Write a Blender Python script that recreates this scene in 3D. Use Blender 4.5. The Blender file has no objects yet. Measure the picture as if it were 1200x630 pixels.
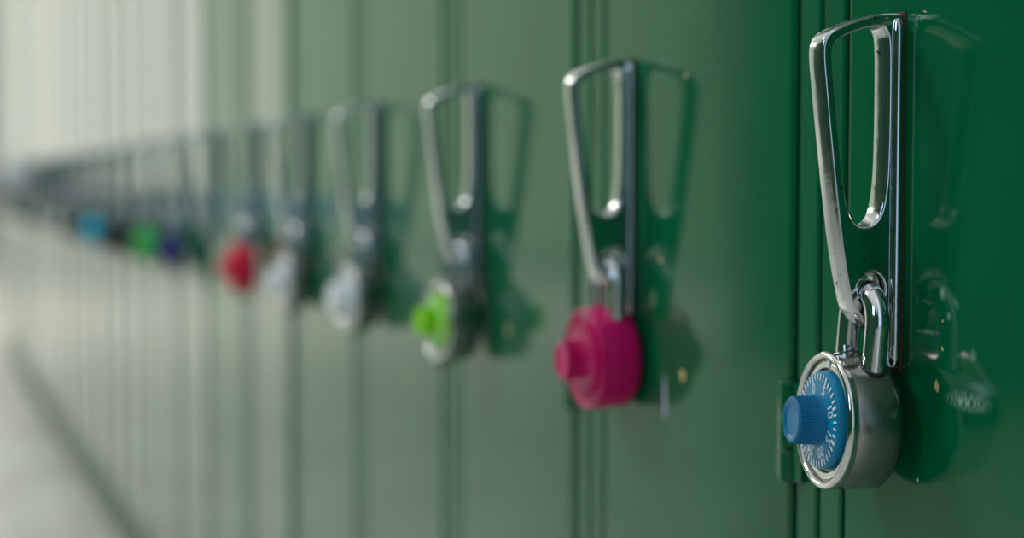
import bpy, bmesh, math, random
from mathutils import Vector, Matrix
random.seed(7)
PI = math.pi
scn = bpy.context.scene
col = scn.collection
MM = 0.001
PITCH = 0.229            # locker spacing along the row
CAMZ = 0.65              # camera height; handles are measured from it

# ------------------------------------------------------------------ helpers
def link(o, parent=None):
    col.objects.link(o)
    if parent: o.parent = parent
    return o

def finish(me, mats, smooth_angle=35):
    if mats:
        for m in (mats if isinstance(mats, (list, tuple)) else [mats]): me.materials.append(m)
    for p in me.polygons: p.use_smooth = True
    me.set_sharp_from_angle(angle=math.radians(smooth_angle))
    return me

def flat_faces_normals(me, axes='xyz'):
    """keep axis-aligned faces truly flat in shading, rounded edges blend into them"""
    for p in me.polygons: p.use_smooth = True
    a = me.attributes.get('sharp_edge')
    if a: me.attributes.remove(a)
    idx = [{'x':0,'y':1,'z':2}[k] for k in axes]
    vn = [v.normal.copy() for v in me.vertices]
    own = {}
    for p in me.polygons:
        if any(abs(p.normal[i]) > .9995 for i in idx):
            for v in p.vertices: own[v] = p.normal.copy()
    nl = [None]*len(me.loops)
    for p in me.polygons:
        big = any(abs(p.normal[i]) > .9995 for i in idx)
        for li in p.loop_indices:
            v = me.loops[li].vertex_index
            nl[li] = p.normal.copy() if big else own.get(v, vn[v])
    me.normals_split_custom_set(nl)
    return me

def obj_bm(name, bm, mats, parent=None, angle=35):
    bmesh.ops.recalc_face_normals(bm, faces=bm.faces)
    me = bpy.data.meshes.new(name); bm.to_mesh(me); bm.free()
    finish(me, mats, angle)
    return link(bpy.data.objects.new(name, me), parent)

def empty(name, loc=(0,0,0), parent=None):
    o = bpy.data.objects.new(name, None); o.empty_display_size = .02
    o.location = loc
    return link(o, parent)

def tag(o, label=None, cat=None, group=None, kind=None):
    if label: o['label'] = label
    if cat: o['category'] = cat
    if group: o['group'] = group
    if kind: o['kind'] = kind
    return o

def add_box(bm, x0, x1, y0, y1, z0, z1, bev=0, seg=2, mi=0):
    vs = [bm.verts.new((x, y, z)) for x in (x0, x1) for y in (y0, y1) for z in (z0, z1)]
    q = [(0,1,3,2),(4,6,7,5),(0,4,5,1),(2,3,7,6),(0,2,6,4),(1,5,7,3)]
    fs = [bm.faces.new([vs[i] for i in f]) for f in q]
    for f in fs: f.material_index = mi
    if bev:
        es = list({e for f in fs for e in f.edges})
        bmesh.ops.bevel(bm, geom=es, offset=bev, segments=seg, affect='EDGES', profile=.5)

def add_lathe(bm, prof, n=64, axis='Y', mi=None):
    """prof: list of (r, h); revolved about the axis (h along -Y for 'Y')."""
    rings = []
    for r, h in prof:
        if r < 1e-7:
            v = (0, -h, 0) if axis == 'Y' else (0, 0, h)
            rings.append([bm.verts.new(v)]); continue
        ring = []
        for k in range(n):
            a = 2*PI*k/n
            v = (r*math.cos(a), -h, r*math.sin(a)) if axis == 'Y' else (r*math.cos(a), r*math.sin(a), h)
            ring.append(bm.verts.new(v))
        rings.append(ring)
    for i in range(len(rings)-1):
        A, B = rings[i], rings[i+1]
        if len(A) == 1 and len(B) == 1: continue
        for k in range(n):
            k2 = (k+1) % n
            if len(A) == 1: f = bm.faces.new((A[0], B[k], B[k2]))
            elif len(B) == 1: f = bm.faces.new((A[k], A[k2], B[0]))
            else: f = bm.faces.new((A[k], A[k2], B[k2], B[k]))
            if mi is not None: f.material_index = mi[i]

def add_tube(bm, pts, r, n=20, cap_round=True):
    pts = [Vector(p) for p in pts]
    rings = []
    up = Vector((0, 1, 0))
    N = len(pts)
    for i, p in enumerate(pts):
        t = (pts[min(i+1, N-1)] - pts[max(i-1, 0)]).normalized()
        s = t.cross(up).normalized(); u = s.cross(t).normalized()
        rings.append([bm.verts.new(p + (s*math.cos(2*PI*k/n) + u*math.sin(2*PI*k/n))*r) for k in range(n)])
    for A, B in zip(rings, rings[1:]):
        for k in range(n): bm.faces.new((A[k], A[(k+1)%n], B[(k+1)%n], B[k]))
    bm.faces.new(rings[0][::-1]); bm.faces.new(rings[-1])

def catmull(pts, sub=5):
    out = []; n = len(pts)
    for i in range(n):
        p0, p1, p2, p3 = (Vector(pts[(i+j-1) % n]) for j in range(4))
        for k in range(sub):
            t = k/sub
            out.append(.5*((2*p1) + (p2-p0)*t + (2*p0-5*p1+4*p2-p3)*t*t + (3*p1-p0-3*p2+p3)*t**3))
    return out

def plate(name, loops, thick, bevel, mats, res=3):
    """flat plate with holes from closed 2-D loops, rounded edges, extruded along local z"""
    cu = bpy.data.curves.new(name, 'CURVE'); cu.dimensions = '2D'; cu.fill_mode = 'BOTH'
    cu.extrude = thick/2 - bevel; cu.bevel_depth = bevel; cu.bevel_resolution = res; cu.offset = -bevel
    for lp in loops:
        sp = cu.splines.new('POLY'); sp.points.add(len(lp)-1)
        for q, p in zip(sp.points, lp): q.co = (p[0], p[1], 0, 1)
        sp.use_cyclic_u = True
    tmp = bpy.data.objects.new('tmp', cu); col.objects.link(tmp)
    bpy.context.view_layer.update()
    dg = bpy.context.evaluated_depsgraph_get()
    me = bpy.data.meshes.new_from_object(tmp.evaluated_get(dg), depsgraph=dg)
    bpy.data.objects.remove(tmp); bpy.data.curves.remove(cu)
    me.name = name; me.materials.clear()
    bm = bmesh.new(); bm.from_mesh(me)
    bmesh.ops.remove_doubles(bm, verts=bm.verts, dist=1e-6)
    bmesh.ops.recalc_face_normals(bm, faces=bm.faces); bm.to_mesh(me); bm.free()
    return me

def text_mesh(body, size, extrude):
    cu = bpy.data.curves.new('txt', 'FONT'); cu.body = body; cu.size = size
    cu.align_x = 'CENTER'; cu.align_y = 'CENTER'; cu.extrude = extrude; cu.offset = size*.012
    tmp = bpy.data.objects.new('tmp', cu); col.objects.link(tmp)
    bpy.context.view_layer.update()
    dg = bpy.context.evaluated_depsgraph_get()
    me = bpy.data.meshes.new_from_object(tmp.evaluated_get(dg), depsgraph=dg)
    bpy.data.objects.remove(tmp); bpy.data.curves.remove(cu)
    return me

# ------------------------------------------------------------------ materials
def newmat(name):
    m = bpy.data.materials.new(name); m.use_nodes = True
    nt = m.node_tree; b = nt.nodes['Principled BSDF']
    return m, nt, b

def simple(name, c, rough=.4, metal=0, coat=0, noise=0, nscale=200, bump=0, bscale=800):
    m, nt, b = newmat(name)
    b.inputs['Base Color'].default_value = (*c, 1)
    b.inputs['Roughness'].default_value = rough; b.inputs['Metallic'].default_value = metal
    b.inputs['Coat Weight'].default_value = coat
    tc = nt.nodes.new('ShaderNodeTexCoord')
    if noise:
        n = nt.nodes.new('ShaderNodeTexNoise'); n.inputs['Scale'].default_value = nscale; n.inputs['Detail'].default_value = 4
        nt.links.new(tc.outputs['Object'], n.inputs['Vector'])
        mr = nt.nodes.new('ShaderNodeMapRange')
        mr.inputs['To Min'].default_value = max(0, rough-noise); mr.inputs['To Max'].default_value = rough+noise
        mr.inputs['From Min'].default_value = .3; mr.inputs['From Max'].default_value = .7
        nt.links.new(n.outputs['Fac'], mr.inputs['Value']); nt.links.new(mr.outputs[0], b.inputs['Roughness'])
    if bump:
        n2 = nt.nodes.new('ShaderNodeTexNoise'); n2.inputs['Scale'].default_value = bscale; n2.inputs['Detail'].default_value = 3
        nt.links.new(tc.outputs['Object'], n2.inputs['Vector'])
        bp = nt.nodes.new('ShaderNodeBump'); bp.inputs['Strength'].default_value = bump; bp.inputs['Distance'].default_value = .0005
        nt.links.new(n2.outputs['Fac'], bp.inputs['Height']); nt.links.new(bp.outputs[0], b.inputs['Normal'])
    return m

def green_paint(name, c, rough, glint_scuffs=()):
    m, nt, b = newmat(name)
    tc = nt.nodes.new('ShaderNodeTexCoord')
    b.inputs['IOR'].default_value = 1.47
    # colour: slight cloudy variation
    n = nt.nodes.new('ShaderNodeTexNoise'); n.inputs['Scale'].default_value = 9; n.inputs['Detail'].default_value = 6
    nt.links.new(tc.outputs['Object'], n.inputs['Vector'])
    cr = nt.nodes.new('ShaderNodeValToRGB')
    cr.color_ramp.elements[0].position = .3; cr.color_ramp.elements[0].color = (c[0]*.82, c[1]*.82, c[2]*.82, 1)
    cr.color_ramp.elements[1].position = .7; cr.color_ramp.elements[1].color = (c[0]*1.15, c[1]*1.15, c[2]*1.15, 1)
    nt.links.new(n.outputs['Fac'], cr.inputs[0]); nt.links.new(cr.outputs[0], b.inputs['Base Color'])
    b.inputs['Roughness'].default_value = rough
    if glint_scuffs:      # painted highlight and small scuff marks, paler and duller than the gloss, streaked sideways
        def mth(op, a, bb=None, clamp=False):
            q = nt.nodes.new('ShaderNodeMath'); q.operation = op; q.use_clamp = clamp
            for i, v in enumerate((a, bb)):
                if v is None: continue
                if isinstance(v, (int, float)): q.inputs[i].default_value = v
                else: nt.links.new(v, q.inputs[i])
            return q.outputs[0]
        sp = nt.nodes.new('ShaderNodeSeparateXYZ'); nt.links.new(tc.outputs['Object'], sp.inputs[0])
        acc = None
        for x, z, rx, rz, amt in glint_scuffs:
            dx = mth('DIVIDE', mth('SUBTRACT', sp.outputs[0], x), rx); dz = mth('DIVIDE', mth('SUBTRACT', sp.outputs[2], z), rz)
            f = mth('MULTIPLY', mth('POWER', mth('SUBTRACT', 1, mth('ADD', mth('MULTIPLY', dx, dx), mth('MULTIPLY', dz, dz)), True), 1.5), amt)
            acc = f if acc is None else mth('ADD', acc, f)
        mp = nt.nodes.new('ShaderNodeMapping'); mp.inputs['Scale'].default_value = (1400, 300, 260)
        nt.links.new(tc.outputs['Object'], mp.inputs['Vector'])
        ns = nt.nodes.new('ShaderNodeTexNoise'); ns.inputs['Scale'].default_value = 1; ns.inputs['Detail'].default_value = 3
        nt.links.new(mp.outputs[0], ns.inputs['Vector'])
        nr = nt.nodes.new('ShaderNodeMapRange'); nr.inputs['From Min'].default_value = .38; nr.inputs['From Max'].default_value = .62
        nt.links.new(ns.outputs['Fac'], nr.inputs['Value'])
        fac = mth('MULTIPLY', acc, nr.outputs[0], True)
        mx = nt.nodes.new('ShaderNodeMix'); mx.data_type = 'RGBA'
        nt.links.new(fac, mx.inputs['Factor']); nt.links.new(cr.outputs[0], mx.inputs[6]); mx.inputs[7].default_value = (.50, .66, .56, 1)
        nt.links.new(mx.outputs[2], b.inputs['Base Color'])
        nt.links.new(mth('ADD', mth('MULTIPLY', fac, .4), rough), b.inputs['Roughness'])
    # bump: long waves in the sheet, orange peel, woven roller texture
    hs = []
    for scale, st, sx in ((5, .0005, 1), (320, .000012, 1), (1300, .000006, .7)):
        mp = nt.nodes.new('ShaderNodeMapping'); mp.inputs['Scale'].default_value = (1, 1, sx if scale > 100 else .35)
        nt.links.new(tc.outputs['Object'], mp.inputs['Vector'])
        t = nt.nodes.new('ShaderNodeTexNoise'); t.inputs['Scale'].default_value = scale; t.inputs['Detail'].default_value = 2 if scale > 100 else 1
        nt.links.new(mp.outputs[0], t.inputs['Vector'])
        k = nt.nodes.new('ShaderNodeMath'); k.operation = 'MULTIPLY'; k.inputs[1].default_value = st
        nt.links.new(t.outputs['Fac'], k.inputs[0]); hs.append(k)
    a = nt.nodes.new('ShaderNodeMath'); nt.links.new(hs[0].outputs[0], a.inputs[0]); nt.links.new(hs[1].outputs[0], a.inputs[1])
    a2 = nt.nodes.new('ShaderNodeMath'); nt.links.new(a.outputs[0], a2.inputs[0]); nt.links.new(hs[2].outputs[0], a2.inputs[1])
    bp = nt.nodes.new('ShaderNodeBump'); bp.inputs['Strength'].default_value = 1; bp.inputs['Distance'].default_value = 1
    nt.links.new(a2.outputs[0], bp.inputs['Height']); nt.links.new(bp.outputs[0], b.inputs['Normal'])
    return m

GREEN = (.0, .122, .045)
M_door = green_paint('green_enamel', GREEN, .10)
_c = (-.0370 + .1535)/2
M_door_glint_scuffs = green_paint('green_enamel_glint_scuffs', GREEN, .10, [(.0415-_c, CAMZ-.0743, .0150, .0042, .6), (.0262-_c, CAMZ-.0385, .0028, .0030, .8),  # first patch is a highlight streak painted into the colour, others scuff marks
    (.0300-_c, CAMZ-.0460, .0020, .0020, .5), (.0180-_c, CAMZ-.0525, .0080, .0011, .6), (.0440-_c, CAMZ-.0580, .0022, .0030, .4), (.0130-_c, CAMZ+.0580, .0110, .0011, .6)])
M_frame = green_paint('green_enamel_frame', GREEN, .16)
M_chip = simple('primer_chip', (.62, .47, .22), .7)
M_streak = simple('pale_streak', (.55, .57, .85), .5)  # narrow pale lavender mark on the second door
M_spot = simple('dark_dent', (.0, .05, .02), .5)
M_chrome = simple('worn_chrome', (.54, .56, .58), .10, 1, noise=.06, nscale=120, bump=.10, bscale=260)
M_rust = simple('rusty_edge', (.085, .040, .022), .75, 0, noise=.1)
M_steel = simple('brushed_steel', (.33, .335, .31), .19, 1, noise=.03, nscale=150)
M_bright = simple('polished_steel', (.60, .61, .61), .10, 1, noise=.04, nscale=300)
M_face = simple('satin_face', (.30, .30, .28), .38, 1)
M_shack = simple('shackle_chrome', (.74, .75, .77), .09, 1, noise=.03, nscale=300)
M_white = simple('white_print', (.85, .9, .92), .5)
M_black = simple('black_recess', (.01, .01, .01), .6)

_nt = M_chrome.node_tree; _b = _nt.nodes['Principled BSDF']     # small dark pits where the plating has gone
_n = _nt.nodes.new('ShaderNodeTexNoise'); _n.inputs['Scale'].default_value = 330; _n.inputs['Detail'].default_value = 5
_t = _nt.nodes.new('ShaderNodeTexCoord'); _nt.links.new(_t.outputs['Object'], _n.inputs['Vector'])
_r = _nt.nodes.new('ShaderNodeValToRGB'); _r.color_ramp.elements[0].position = .67; _r.color_ramp.elements[0].color = (.54, .56, .58, 1)
_r.color_ramp.elements[1].position = .72; _r.color_ramp.elements[1].color = (.05, .06, .05, 1)
_nt.links.new(_n.outputs['Fac'], _r.inputs[0]); _nt.links.new(_r.outputs[0], _b.inputs['Base Color'])

def plastic(name, c, rough=.36):
    m = simple(name, c, rough, noise=.05, nscale=500, bump=.12, bscale=1500)
    m.node_tree.nodes['Principled BSDF'].inputs['Specular IOR Level'].default_value = .35
    return m
M_blue = plastic('blue_plastic', (.0, .25, .46))
M_blueknob = plastic('blue_knob_plastic', (.0, .17, .36))
M_pink = plastic('magenta_plastic', (.60, .0, .13), .34)
M_pinkdial = plastic('pink_print', (.60, .16, .28), .4)
M_lime = plastic('lime_plastic', (.28, .74, .0))
M_red = plastic('red_plastic', (.75, .012, .055), .3)
M_navy = plastic('navy_plastic', (.012, .018, .20), .3)
M_green = plastic('leaf_green_plastic', (.06, .55, .12), .3)
M_cyan = plastic('turquoise_plastic', (.0, .66, .95), .4)
M_pale = plastic('pale_lavender_plastic', (.90, .92, 1.0), .5)
M_silverplastic = plastic('white_plastic', (.97, .98, 1.0), .22)
M_dark = plastic('black_plastic', (.02, .025, .03), .35)

# ------------------------------------------------------------------ locker
DOOR_W = .1884; DOOR_Z0, DOOR_Z1 = .128, 1.79
# locker i: handle plane at X = -i*PITCH, door from -37 mm to +154 mm round it
DOOR_CX = (-.0370 + .1535)/2

def door_mesh(marks=(), paint=None):
    bm = bmesh.new()
    w = DOOR_W/2
    # sheet with softly rolled edges; origin at the front face centre line, z is world height
    add_box(bm, -w, w, 0, .018, DOOR_Z0, DOOR_Z1, bev=.0022, seg=4)
    for kind, x, z, sx, sz, rot in marks:
        n = 9; c = []
        for k in range(n):
            a = 2*PI*k/n; r = random.uniform(.65, 1.1)
            px, pz = sx*r*math.cos(a), sz*r*math.sin(a)
            c.append((x + px*math.cos(rot) - pz*math.sin(rot), -.00006, z + px*math.sin(rot) + pz*math.cos(rot)))
        f = bm.faces.new([bm.verts.new(p) for p in c]); f.material_index = kind
    me = bpy.data.meshes.new('door'); bm.to_mesh(me); bm.free()
    return flat_faces_normals(finish(me, [paint or M_door, M_chip, M_streak, M_spot]))

def handle_mesh():
    outer = [(0,60.5),(10,60),(19,57.8),(26.5,55),(31,52.4),(33.0,49),(33.3,44),(32.5,36),(30.7,20),(29.2,8),(28.2,0),
             (25.4,-20),(23,-33),(20.9,-42),(19.3,-46),(17,-47.8),(12.5,-51.5),(8,-56),(6.0,-61),(5.0,-66),(0,-67.5)]
    hole = [(9.5,55.6),(16,54.6),(23,52.2),(27.7,49.2),(28.9,45),(28.2,36),(26.4,20),(24.5,4),(22.8,-6),(20.5,-12.6),
            (16.9,-15.6),(12.4,-15),(8.6,-10.5),(6.7,0),(6.1,15),(6.0,35),(6.3,49),(7.3,53.6)]
    rh = [(12.2+5.4*math.cos(2*PI*k/20), -38.2+6.1*math.sin(2*PI*k/20)) for k in range(20)]
    o = [Vector(p) for p in outer]
    # smooth everything except the straight wall side
    n = len(outer); pts = []
    for i in range(n-1):
        p0 = o[max(i-1,0)]; p1 = o[i]; p2 = o[i+1]; p3 = o[min(i+2,n-1)]
        for k in range(4):
            t = k/4
            pts.append(.5*((2*p1)+(p2-p0)*t+(2*p0-5*p1+4*p2-p3)*t*t+(3*p1-p0-3*p2+p3)*t**3))
    pts.append(o[-1])
    sc = lambda L: [(p[0]*MM, p[1]*MM) for p in L]
    me = plate('handle', [sc(pts), sc(catmull(hole, 4)), sc(rh)], 10*MM, 1.35*MM, None)
    # local (x,y,z)=(p, height, across) -> world (-Y, Z, X)
    me.transform(Matrix(((0,0,1,0),(-1,0,0,0),(0,1,0,0),(0,0,0,1))))
    me.transform(Matrix.Translation((0, -.0008, 0)))
    # rounded rib running down both faces beside the door
    bm = bmesh.new(); bm.from_mesh(me)
    for sx in (-1, 1):
        rings = []
        L = [(-.0665, .25), (-.0655, .7), (-.063, 1)] + [(-.058 + .0105*k, 1) for k in range(11)] + [(.0530, 1), (.0565, .9), (.0585, .6)]
        for z, q in L:
            pc = .0031; hw = .0025
            rings.append([bm.verts.new((sx*(.0045 + .0026*q*math.sin(PI*k/8)), -(pc + hw*q*math.cos(PI*k/8)), z)) for k in range(9)])
        for A, B in zip(rings, rings[1:]):
            for k in range(8): bm.faces.new((A[k], A[k+1], B[k+1], B[k]))
    bmesh.ops.recalc_face_normals(bm, faces=bm.faces); bm.to_mesh(me); bm.free()
    return flat_faces_normals(finish(me, M_chrome, 40), 'x')

def base_plate_mesh():
    bm = bmesh.new()
    add_box(bm, -.0053, .0053, -.0008, .0002, -.0685, .0612, bev=.0003)
    me = bpy.data.meshes.new('handle_base_plate'); bm.to_mesh(me); bm.free()
    return finish(me, M_rust)

def hinge_mesh():
    bm = bmesh.new()
    for a, b in ((0, .0132), (.0138, .0270), (.0276, .041)):
        bm2 = bmesh.new()
        add_lathe(bm2, [(0, a), (.0030, a), (.0036, a+.0006), (.0036, b-.0006), (.0030, b), (0, b)], 20, 'Z')
        bmesh.ops.translate(bm2, verts=bm2.verts, vec=(0, -.0018, 0))
        me = bpy.data.meshes.new('t'); bm2.to_mesh(me); bm2.free(); bm.from_mesh(me); bpy.data.meshes.remove(me)
    add_box(bm, -.0095, .0098, -.0016, -.0001, .0004, .0406, bev=.0005)
    me = bpy.data.meshes.new('hinge'); bm.to_mesh(me); bm.free()
    return finish(me, M_frame)

def cabinet_mesh():
    bm = bmesh.new()
    x0, x1 = -.0560 + .0010, .1725 - .0010      # unit edges: a dark joint between units
    # carcass: side, back, top, bottom panels behind the frame
    add_box(bm, x0, x0+.0012, .004, .42, .11, 1.82)
    add_box(bm, x1-.0012, x1, .004, .42, .11, 1.82)
    add_box(bm, x0, x1, .4188, .42, .11, 1.82)
    add_box(bm, x0, x1, .004, .42, 1.8188, 1.82)
    add_box(bm, x0, x1, .004, .42, .11, .1112)
    # face frame flanges with rolled edge
    add_box(bm, x0, -.0396, .0008, .0195, .11, 1.82, bev=.0016, seg=3)
    add_box(bm, .1561, x1, .0008, .0195, .11, 1.82, bev=.0016, seg=3)
    add_box(bm, -.0396, .1561, .0008, .0195, 1.7935, 1.82, bev=.0014, seg=3)
    add_box(bm, -.0396, .1561, .0008, .0195, .11, .1245, bev=.0014, seg=3)
    me = bpy.data.meshes.new('cabinet_body'); bm.to_mesh(me); bm.free()
    return flat_faces_normals(finish(me, M_frame))

# chips measured from the photograph (door-local x, height)
me_handle, me_base, me_hinge, me_cab = handle_mesh(), base_plate_mesh(), hinge_mesh(), cabinet_mesh()
def DX(x): return x - DOOR_CX
marks = {
 0: [(1, DX(.0235), CAMZ-.0710, .0016, .0028, .2), (1, DX(.0265), CAMZ-.0575, .0007, .0010, 0),
     (1, DX(.0265), CAMZ-.0480, .0006, .0007, .3), (1, DX(.0135), CAMZ+.0600, .0012, .0004, -.2),
     (1, DX(-.034), CAMZ-.1150, .0010, .0010, 0),
     (1, DX(.013), CAMZ-.1060, .0007, .0009, 0)],
 1: [(1, DX(.0545), CAMZ-.0890, .0030, .0034, .5), (1, DX(.0300), CAMZ-.0366, .0022, .0017, 0),
     (1, DX(.0560), CAMZ+.0490, .0013, .0018, 0), (2, DX(.0360), CAMZ-.1020, .0016, .0130, .04)],
 2: [(1, DX(.0500), CAMZ-.0880, .0028, .0036, 0), (3, DX(.018), CAMZ+.150, .006, .006, 0)],
 3: [(3, DX(-.005), CAMZ+.160, .007, .006, 0), (1, DX(.07), CAMZ-.14, .004, .003, 0)],
}
me_door_plain = door_mesh()
door_meshes = {k: door_mesh(v, M_door_glint_scuffs if k == 0 else None) for k, v in marks.items()}

# slight misalignment of each door (degrees about the vertical)
TILT = {0:0, 1:0, 2:-.1, 3:.1, 4:.2, 5:-1.1, 6:.4, 7:-.8, 8:-.6, 9:-.1, 10:-.7, 11:-.8}
def make_locker():
    root = empty('locker')
    cab = link(bpy.data.objects.new('cabinet_body', me_cab), root)
    d = link(bpy.data.objects.new('door', me_door_plain), root)
    d.location = (DOOR_CX, 0, 0)
    h = link(bpy.data.objects.new('handle', me_handle), d); h.location = (-DOOR_CX - .0032, 0, CAMZ)
    h['label'] = 'chrome loop handle standing out from the door'
    b = link(bpy.data.objects.new('handle_base_plate', me_base), d); b.location = (-DOOR_CX - .0032, 0, CAMZ)
    b['label'] = 'rusty brown plate behind the chrome handle'
    g = link(bpy.data.objects.new('hinge', me_hinge), d); g.location = (DOOR_W/2 + .0014, 0, CAMZ-.1215)
    return root
def dup(o, parent=None):
    c = o.copy(); col.objects.link(c); c.parent = parent
    for ch in [x for x in bpy.data.objects if x.parent == o]: dup(ch, c)
    return c

lock_desc = {0:'blue-dialled steel padlock', 1:'magenta padlock', 2:'lime-dialled padlock', 3:'first silver-knobbed padlock from the right',
             4:'second silver-knobbed padlock from the right', 5:'bright red padlock', 7:'navy blue padlock', 8:'leaf green padlock', 11:'turquoise padlock'}
NL = 27
ref = make_locker()
lockers = [ref]
for i in range(1, NL): lockers.append(dup(ref))
FAR = 'far blurred lockers at the left end of the row'
for i, L in enumerate(lockers):
    L.location = (-i*PITCH, 0, 0)
    d = [x for x in bpy.data.objects if x.parent == L and x.name.startswith('door')][0]
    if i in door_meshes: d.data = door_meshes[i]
    t = TILT.get(i, random.uniform(-.8, .15))
    d.rotation_euler = (0, 0, math.radians(t))
    if i in lock_desc:
        lab = 'dark green metal locker whose chrome handle carries the %s' % lock_desc[i]
        if i == 0: lab = 'nearest dark green metal locker at right, its handle holding the blue-dialled steel padlock'
        tag(L, lab, 'locker', 'green lockers standing side by side in a row')
    elif i == 6: tag(L, 'green metal locker with no padlock, between the red and navy padlocks', 'locker', 'green lockers standing side by side in a row')
    elif i == 9: tag(L, 'green locker just left of the leaf green padlock, holding a dark padlock', 'locker', 'green lockers standing side by side in a row')
    elif i == 10: tag(L, 'green locker just right of the turquoise padlock, holding a dark padlock', 'locker', 'green lockers standing side by side in a row')
    else: tag(L, 'far out-of-focus green locker beyond the turquoise padlock at the left end', 'locker', FAR)

# ------------------------------------------------------------------ padlock
def ring_text(radius, size, start_deg, mat_list):
    """eight numbers and forty ticks as one thin mesh, facing -Y"""
    bm = bmesh.new()
    for k in range(8):
        a = math.radians(start_deg - 45*k)
        me = text_mesh(str(5*k), size, .00008)
        me.transform(Matrix.Rotation(a - PI/2, 4, 'Z'))
        me.transform(Matrix.Translation((radius*math.cos(a), radius*math.sin(a), 0)))
        bm.from_mesh(me); bpy.data.meshes.remove(me)
    for k in range(40):
        a = math.radians(start_deg - 9*k)
        r0, r1 = (.0137, .0165) if k % 5 == 0 else (.0141, .0165)
        w = .00050 if k % 5 == 0 else .00036
        c, s = math.cos(a), math.sin(a)
        vs = []
        for z in (-.00008, .00008):
            for r, q in ((r0, -w), (r1, -w), (r1, w), (r0, w)):
                vs.append(bm.verts.new((r*c - q*s, r*s + q*c, z)))
        for f in ((0,1,2,3),(7,6,5,4),(0,4,5,1),(1,5,6,2),(2,6,7,3),(3,7,4,0)): bm.faces.new([vs[i] for i in f])
    bm.transform(Matrix(((1,0,0,0),(0,0,-1,0),(0,1,0,0),(0,0,0,1))))
    me = bpy.data.meshes.new('dial_markings'); bm.to_mesh(me); bm.free()
    for m in mat_list: me.materials.append(m)
    return me

def arc_prof(pts): return pts

def make_padlock(body_m, bezel_m, face_m, dial_m, knob_m, shack_m, mark_m=M_white, start=117, knob_r=1.0, name='padlock'):
    """origin at the middle of the shackle's top bend; body hangs 42 mm below.  front is -Y"""
    root = empty(name)
    ZC = -.0462                   # body centre below the bend's centre line
    f0 = .0125                    # front rim plane, back plane at -.006
    R = .0240
    bm = bmesh.new()
    back = -.0082
    prof = [(0, back), (.0195, back), (.0222, back+.0006), (.0236, back+.0022), (R, back+.0042), (R+.0002, .004), (R, .0088),
            (.0238, .0098), (.0240, .0104), (.0241, .0114), (.0237, .0124), (.0229, .0129), (.0220, .0127), (.0215, .0118),
            (.0213, .0106), (.0206, .0104), (.0204, .0112), (.0197, .0115), (.0184, .0112), (.0178, .0098), (0, .0098)]
    mi = [0]*7 + [1]*6 + [2]*2 + [1]*3 + [2]*2
    add_lathe(bm, prof, 96, 'Y', mi)
    bmesh.ops.translate(bm, verts=bm.verts, vec=(0, 0, ZC))
    body = obj_bm('body', bm, [body_m, bezel_m, face_m], root, 50)
    # two dark collars where the shackle enters
    bm = bmesh.new()
    for s in (-1, 1):
        b2 = bmesh.new()
        add_lathe(b2, [(.0043, 0), (.0050, 0), (.0051, .0004), (.0048, .0009), (.0043, .0009), (.0043, 0)], 24, 'Z')
        bmesh.ops.rotate(b2, verts=b2.verts, cent=(0,0,0), matrix=Matrix.Rotation(s*.46, 3, 'Y'))
        bmesh.ops.translate(b2, verts=b2.verts, vec=(s*.0112, .0, ZC + .0208))
        m_ = bpy.data.meshes.new('t'); b2.to_mesh(m_); b2.free(); bm.from_mesh(m_); bpy.data.meshes.remove(m_)
    obj_bm('shackle_collar', bm, M_dark if body_m is M_steel else body_m, root)
    # shackle
    bm = bmesh.new()
    rr = .0112; pts = []
    zb = -rr
    pts += [(-rr, 0, ZC + .015), (-rr, 0, (ZC+.015+zb)/2), (-rr, 0, zb-.0005)]
    for k in range(0, 25):
        a = PI - PI*k/24
        pts.append((rr*math.cos(a), 0, zb + rr*math.sin(a)))
    pts += [(rr, 0, zb-.0005), (rr, 0, (ZC+.015+zb)/2), (rr, 0, ZC + .015)]
    add_tube(bm, pts, .0041, 24)
    obj_bm('shackle', bm, shack_m, root, 60)
    # indicator at 12 o'clock on the face ring
    bm = bmesh.new()
    add_box(bm, -.0008, .0008, -.01185, -.0108, ZC+.0186, ZC+.0214, bev=.0002)
    obj_bm('indicator_mark', bm, M_white if dial_m is not M_pinkdial else knob_m, root)
    # dial
    bm = bmesh.new()
    add_lathe(bm, [(0, .0098), (.0171, .0098), (.0171, .0130), (.0168, .0137), (.0150, .0140), (.0082, .0143), (0, .0143)], 72)
    bmesh.ops.translate(bm, verts=bm.verts, vec=(0, 0, ZC))
    dial = obj_bm('dial', bm, dial_m, root, 40)
    mk = ring_text(.0113, .0051, start, [mark_m])
    mo = link(bpy.data.objects.new('dial_markings', mk), dial)
    mo.location = (0, -.01420, ZC)
    mo['label'] = 'pale tick marks and the numbers 0 to 35'
    # knob: knurled, slightly flared, dished end
    bm = bmesh.new(); n = 144
    prof = [(.0088, .0140), (.0086, .0150), (.0082, .0170), (.0081, .0222), (.0080, .0235), (.0074, .0242), (.0066, .0241), (.0054, .0234), (0, .0231)]
    rings = []
    for j, (r, h) in enumerate(prof[:-1]):
        ring = []
        for k in range(n):
            a = 2*PI*k/n
            rib = (.00032 if (k % 3 == 0) else -.00012) if 1 < j < 5 else 0
            q = (r + rib)*knob_r
            ring.append(bm.verts.new((q*math.cos(a), -h, ZC + q*math.sin(a))))
        rings.append(ring)
    c = bm.verts.new((0, -prof[-1][1], ZC)); 
    for A, B in zip(rings, rings[1:]):
        for k in range(n): bm.faces.new((A[k], A[(k+1)%n], B[(k+1)%n], B[k]))
    for k in range(n): bm.faces.new((rings[-1][k], rings[-1][(k+1)%n], c))
    obj_bm('knob', bm, knob_m, dial, 25)
    return root

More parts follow.
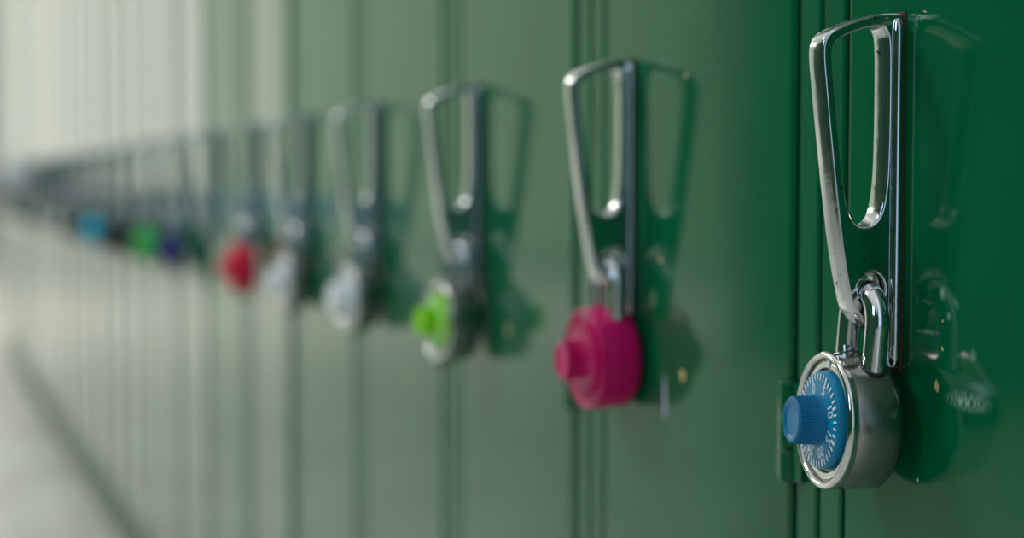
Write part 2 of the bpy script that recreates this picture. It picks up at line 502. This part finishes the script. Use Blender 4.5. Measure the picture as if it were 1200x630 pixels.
def place_lock(root, i, yaw, pitch=0, roll=0, dz=0, dp=0):
    # bend centre line sits in the round hole of the handle, 14 mm off the door
    root.location = (-i*PITCH - .0037, -(.0134 + dp), CAMZ - .0386 + dz)
    root.scale = (1.035,)*3
    root.rotation_euler = (math.radians(pitch), math.radians(roll), math.radians(yaw))

G_ROW = 'combination padlocks hanging on the locker handles'
steel_blue = make_padlock(M_steel, M_bright, M_face, M_blue, M_blueknob, M_shack)
tag(steel_blue, 'large sharp steel combination padlock with a blue numbered dial on the nearest handle', 'padlock', G_ROW)
place_lock(steel_blue, 0, -8.5, pitch=-2.5, roll=4); steel_blue.location.x += .0025

pink = make_padlock(M_pink, M_pink, M_pinkdial, M_pink, M_pink, M_shack, mark_m=M_pinkdial, start=40, knob_r=1.08)
tag(pink, 'magenta combination padlock with a magenta knob on the second nearest handle', 'padlock', G_ROW)
place_lock(pink, 1, 0, pitch=2, roll=2)

lime = make_padlock(M_steel, M_bright, M_face, M_lime, M_lime, M_shack, start=200)
tag(lime, 'blurred silver padlock with a lime green dial and knob', 'padlock', G_ROW)
place_lock(lime, 2, 4, pitch=-2)

silver = make_padlock(M_steel, M_bright, M_bright, M_silverplastic, M_silverplastic, M_shack, mark_m=M_dark, start=90, knob_r=1.3)
tag(silver, 'blurred silver padlock with a pale round knob, just left of the lime-dialled one', 'padlock', G_ROW)
place_lock(silver, 3, 6, pitch=0)

silver2 = dup(silver); tag(silver2, 'blurred silver padlock with a pale knob, touching the red padlock in the picture', 'padlock', G_ROW)
place_lock(silver2, 4, 4, pitch=2)

def one_colour(m): return make_padlock(m, m, m, m, m, M_shack, mark_m=m)
red = one_colour(M_red); tag(red, 'blurred bright red padlock hanging far along the row', 'padlock', G_ROW); place_lock(red, 5, 3)
navy = one_colour(M_navy); tag(navy, 'blurred navy blue padlock far along the row', 'padlock', G_ROW); place_lock(navy, 7, -3)
grn = one_colour(M_green); tag(grn, 'blurred leaf green padlock just left of the navy one', 'padlock', G_ROW); place_lock(grn, 8, 2)
cyan = one_colour(M_cyan); tag(cyan, 'blurred turquoise padlock far off at the left', 'padlock', G_ROW); place_lock(cyan, 11, 5)
s3 = one_colour(M_dark); tag(s3, 'dark padlock just left of the leaf green padlock', 'padlock', G_ROW); place_lock(s3, 9, -4)
s4 = dup(s3); tag(s4, 'dark padlock just right of the turquoise padlock', 'padlock', G_ROW); place_lock(s4, 10, 3)
blk = one_colour(M_dark); tag(blk, 'dark padlock just left of the turquoise padlock', 'padlock', G_ROW); place_lock(blk, 12, 0)
# bag-shaped stand-in for an unidentified pale blob, hung by its cord from the top bar of a far handle
pouch_standin = empty('standin_pouch', (-18*PITCH, -.045, CAMZ + .064))
tag(pouch_standin, 'bag-shaped stand-in for an unidentified pale lavender blob at the far left edge', 'pouch_standin')
bm = bmesh.new()
add_lathe(bm, [(0, -.079), (.018, -.078), (.031, -.070), (.036, -.056), (.034, -.040), (.025, -.024), (.012, -.012), (.008, -.008), (.012, -.002), (.016, .004), (.013, .004), (0, -.004)], 40, 'Z')
for v in bm.verts:
    a = math.atan2(v.co.y, v.co.x); v.co.x *= .72
    k = 1 + .06*math.sin(7*a)*(1 if v.co.z > -.03 else .3); v.co.x *= k; v.co.y *= k
pouch_standin.scale = (1.3, 1.3, 1.05)
obj_bm('standin_bag', bm, M_pale, pouch_standin, 60)
bm = bmesh.new()
add_tube(bm, [(.006*math.sin(2*PI*k/24), .0065 + .0135*math.cos(2*PI*k/24 + PI)*1.0 , -.008 + .011*(1-math.cos(2*PI*k/24))) for k in range(25)], .0012, 8)
obj_bm('standin_cord', bm, M_dark, pouch_standin, 60)
for i in (14, 16, 17, 22, 24):
    q = dup(silver if i % 2 == 0 else blk)
    if i == 14: tag(q, 'far dim silver padlock, first one beyond the dark padlock', 'padlock', G_ROW)
    else:
        tag(q, 'far indistinct silver padlock on the blurred left end of the row' if i % 2 == 0 else 'far indistinct dark padlock on the blurred left end of the row',
            'padlock', 'far blurred padlocks at the left end')
    place_lock(q, i, random.uniform(-6, 6))

# ------------------------------------------------------------------ setting
XA, XB = -(NL-1)*PITCH - .0560, .1725
def struct(name, bm, mat, angle=35): return tag(obj_bm(name, bm, mat, None, angle), kind='structure')

M_floor, nt, b = newmat('pale_concrete_floor')
tc = nt.nodes.new('ShaderNodeTexCoord'); n = nt.nodes.new('ShaderNodeTexNoise'); n.inputs['Scale'].default_value = 3.2; n.inputs['Detail'].default_value = 8
nt.links.new(tc.outputs['Object'], n.inputs['Vector'])
cr = nt.nodes.new('ShaderNodeValToRGB'); cr.color_ramp.elements[0].position = .35; cr.color_ramp.elements[0].color = (.66, .62, .54, 1)
cr.color_ramp.elements[1].position = .65; cr.color_ramp.elements[1].color = (.86, .85, .80, 1)
nt.links.new(n.outputs['Fac'], cr.inputs[0]); nt.links.new(cr.outputs[0], b.inputs['Base Color'])
b.inputs['Roughness'].default_value = .28

bm = bmesh.new(); add_box(bm, -26, 9, -6, .6, -.1, 0)
struct('floor', bm, M_floor)

M_wall = simple('cream_plaster', (.62, .60, .52), .8, bump=.3, bscale=60)
bm = bmesh.new(); add_box(bm, -26, 9, .44, .6, .0, 3.2)
struct('wall_back', bm, M_wall)

M_opp = simple('green_wall_paint', (.012, .12, .055), .35, bump=.2, bscale=40)
bm = bmesh.new(); add_box(bm, -5.0, 8, -2.75, -2.6, 0, 2.7)
struct('wall_opposite', bm, M_opp)

M_kick = simple('dark_green_plinth_paint', (.01, .10, .05), .4)
bm = bmesh.new(); add_box(bm, XA, XB, .016, .41, 0, .1098, bev=.001)
k = struct('baseboard_lockers', bm, M_kick)

# ------------------------------------------------------------------ world: overcast daylight, brightest towards the open far end of the row
w = bpy.data.worlds.new('World'); scn.world = w; w.use_nodes = True
nt = w.node_tree; bg = nt.nodes['Background']
tc = nt.nodes.new('ShaderNodeTexCoord'); sp = nt.nodes.new('ShaderNodeSeparateXYZ'); nt.links.new(tc.outputs['Generated'], sp.inputs[0])
def M(op, a, b=None, clamp=False):
    n = nt.nodes.new('ShaderNodeMath'); n.operation = op; n.use_clamp = clamp
    for i, v in enumerate((a, b)):
        if v is None: continue
        if isinstance(v, (int, float)): n.inputs[i].default_value = v
        else: nt.links.new(v, n.inputs[i])
    return n.outputs[0]
def ramp(v, a, b, lo, hi, mode='SMOOTHSTEP'):
    n = nt.nodes.new('ShaderNodeMapRange'); n.interpolation_type = mode
    nt.links.new(v, n.inputs['Value'])
    n.inputs['From Min'].default_value = a; n.inputs['From Max'].default_value = b
    n.inputs['To Min'].default_value = lo; n.inputs['To Max'].default_value = hi
    return n.outputs[0]
X, Y, Z = sp.outputs
h = M('SQRT', M('ADD', M('MULTIPLY', X, X), M('MULTIPLY', Y, Y)))
far = M('DIVIDE', M('MULTIPLY', X, -1), M('MAXIMUM', h, .001))       # cosine of the bearing from the far end
fade = ramp(Z, .30, .75, 1, .35)
glow = M('MULTIPLY', ramp(far, .80, .93, 0, .64), fade)
core = M('MULTIPLY', ramp(far, .979, .9930, 0, .56), fade)
up = ramp(Z, .20, .95, 0, .66)
base = ramp(far, -.9, .8, .03, .08)
az = M('ARCTAN2', Y, X)
piers = ramp(M('SINE', M('MULTIPLY', az, 31)), -.2, .6, .8, 1.08)    # tall pale openings between darker piers
def comb(v, c):
    n = nt.nodes.new('ShaderNodeCombineColor')
    for i in range(3): nt.links.new(M('MULTIPLY', v, c[i]), n.inputs[i])
    return n.outputs[0]
def vadd(a, b):
    n = nt.nodes.new('ShaderNodeVectorMath'); n.operation = 'ADD'
    nt.links.new(a, n.inputs[0]); nt.links.new(b, n.inputs[1]); return n.outputs[0]
tot = vadd(vadd(comb(glow, (.87, 1.03, .72)), comb(M('MULTIPLY', core, piers), (1.17, .93, 1.06))),
           vadd(comb(up, (.94, 1.0, 1.0)), vadd(comb(base, (.8, 1, .9)), comb(M('MULTIPLY', ramp(far, -.93, -.985, 0, 1.0), fade), (.62, .85, 1.15)))))
nt.links.new(tot, bg.inputs['Color']); bg.inputs['Strength'].default_value = 1.0

def area(name, loc, target, size, power, colr=(1,1,1), sy=None):
    ld = bpy.data.lights.new(name, 'AREA'); ld.energy = power; ld.color = colr; ld.size = size
    if sy: ld.shape = 'RECTANGLE'; ld.size_y = sy
    o = bpy.data.objects.new(name, ld); col.objects.link(o); o.location = loc
    o.rotation_euler = (Vector(target) - Vector(loc)).to_track_quat('-Z', 'Y').to_euler()
    return o
area('ceiling_light', (-1.3, -1.5, 2.5), (-.3, 0, .6), .5, 22, (1, .98, .95))
area('far_floor_fill', (-7.5, -2.2, 3.0), (-7.0, -1.6, 0), 2.5, 105, (1, .96, .9), 1.5)  # added lamp without a fixture, brightens the far floor
area('window_light', (.9, -2.2, 1.9), (-.2, 0, .6), .5, 9, (.55, .75, 1), .9)

# ------------------------------------------------------------------ camera
F = 1900.0
th = math.atan(710/F); pit = math.atan(101/F)
s, c = math.sin(th), math.cos(th)
D1 = PITCH*c/.366; lat = (1055-600)/F*D1
cam = bpy.data.cameras.new('camera'); co = bpy.data.objects.new('camera', cam); col.objects.link(co)
co.location = (D1*c - lat*s, -(D1*s + lat*c), CAMZ)
d = Vector((-c*math.cos(pit), s*math.cos(pit), -math.sin(pit)))
co.rotation_euler = d.to_track_quat('-Z', 'Y').to_euler()
cam.sensor_width = 36; cam.lens = 36*F/1200; cam.clip_start = .01
cam.dof.use_dof = True; cam.dof.focus_distance = .572; cam.dof.aperture_fstop = cam.lens/13.0
scn.camera = co
scn.view_settings.view_transform = 'Standard'
scn.view_settings.look = 'None'
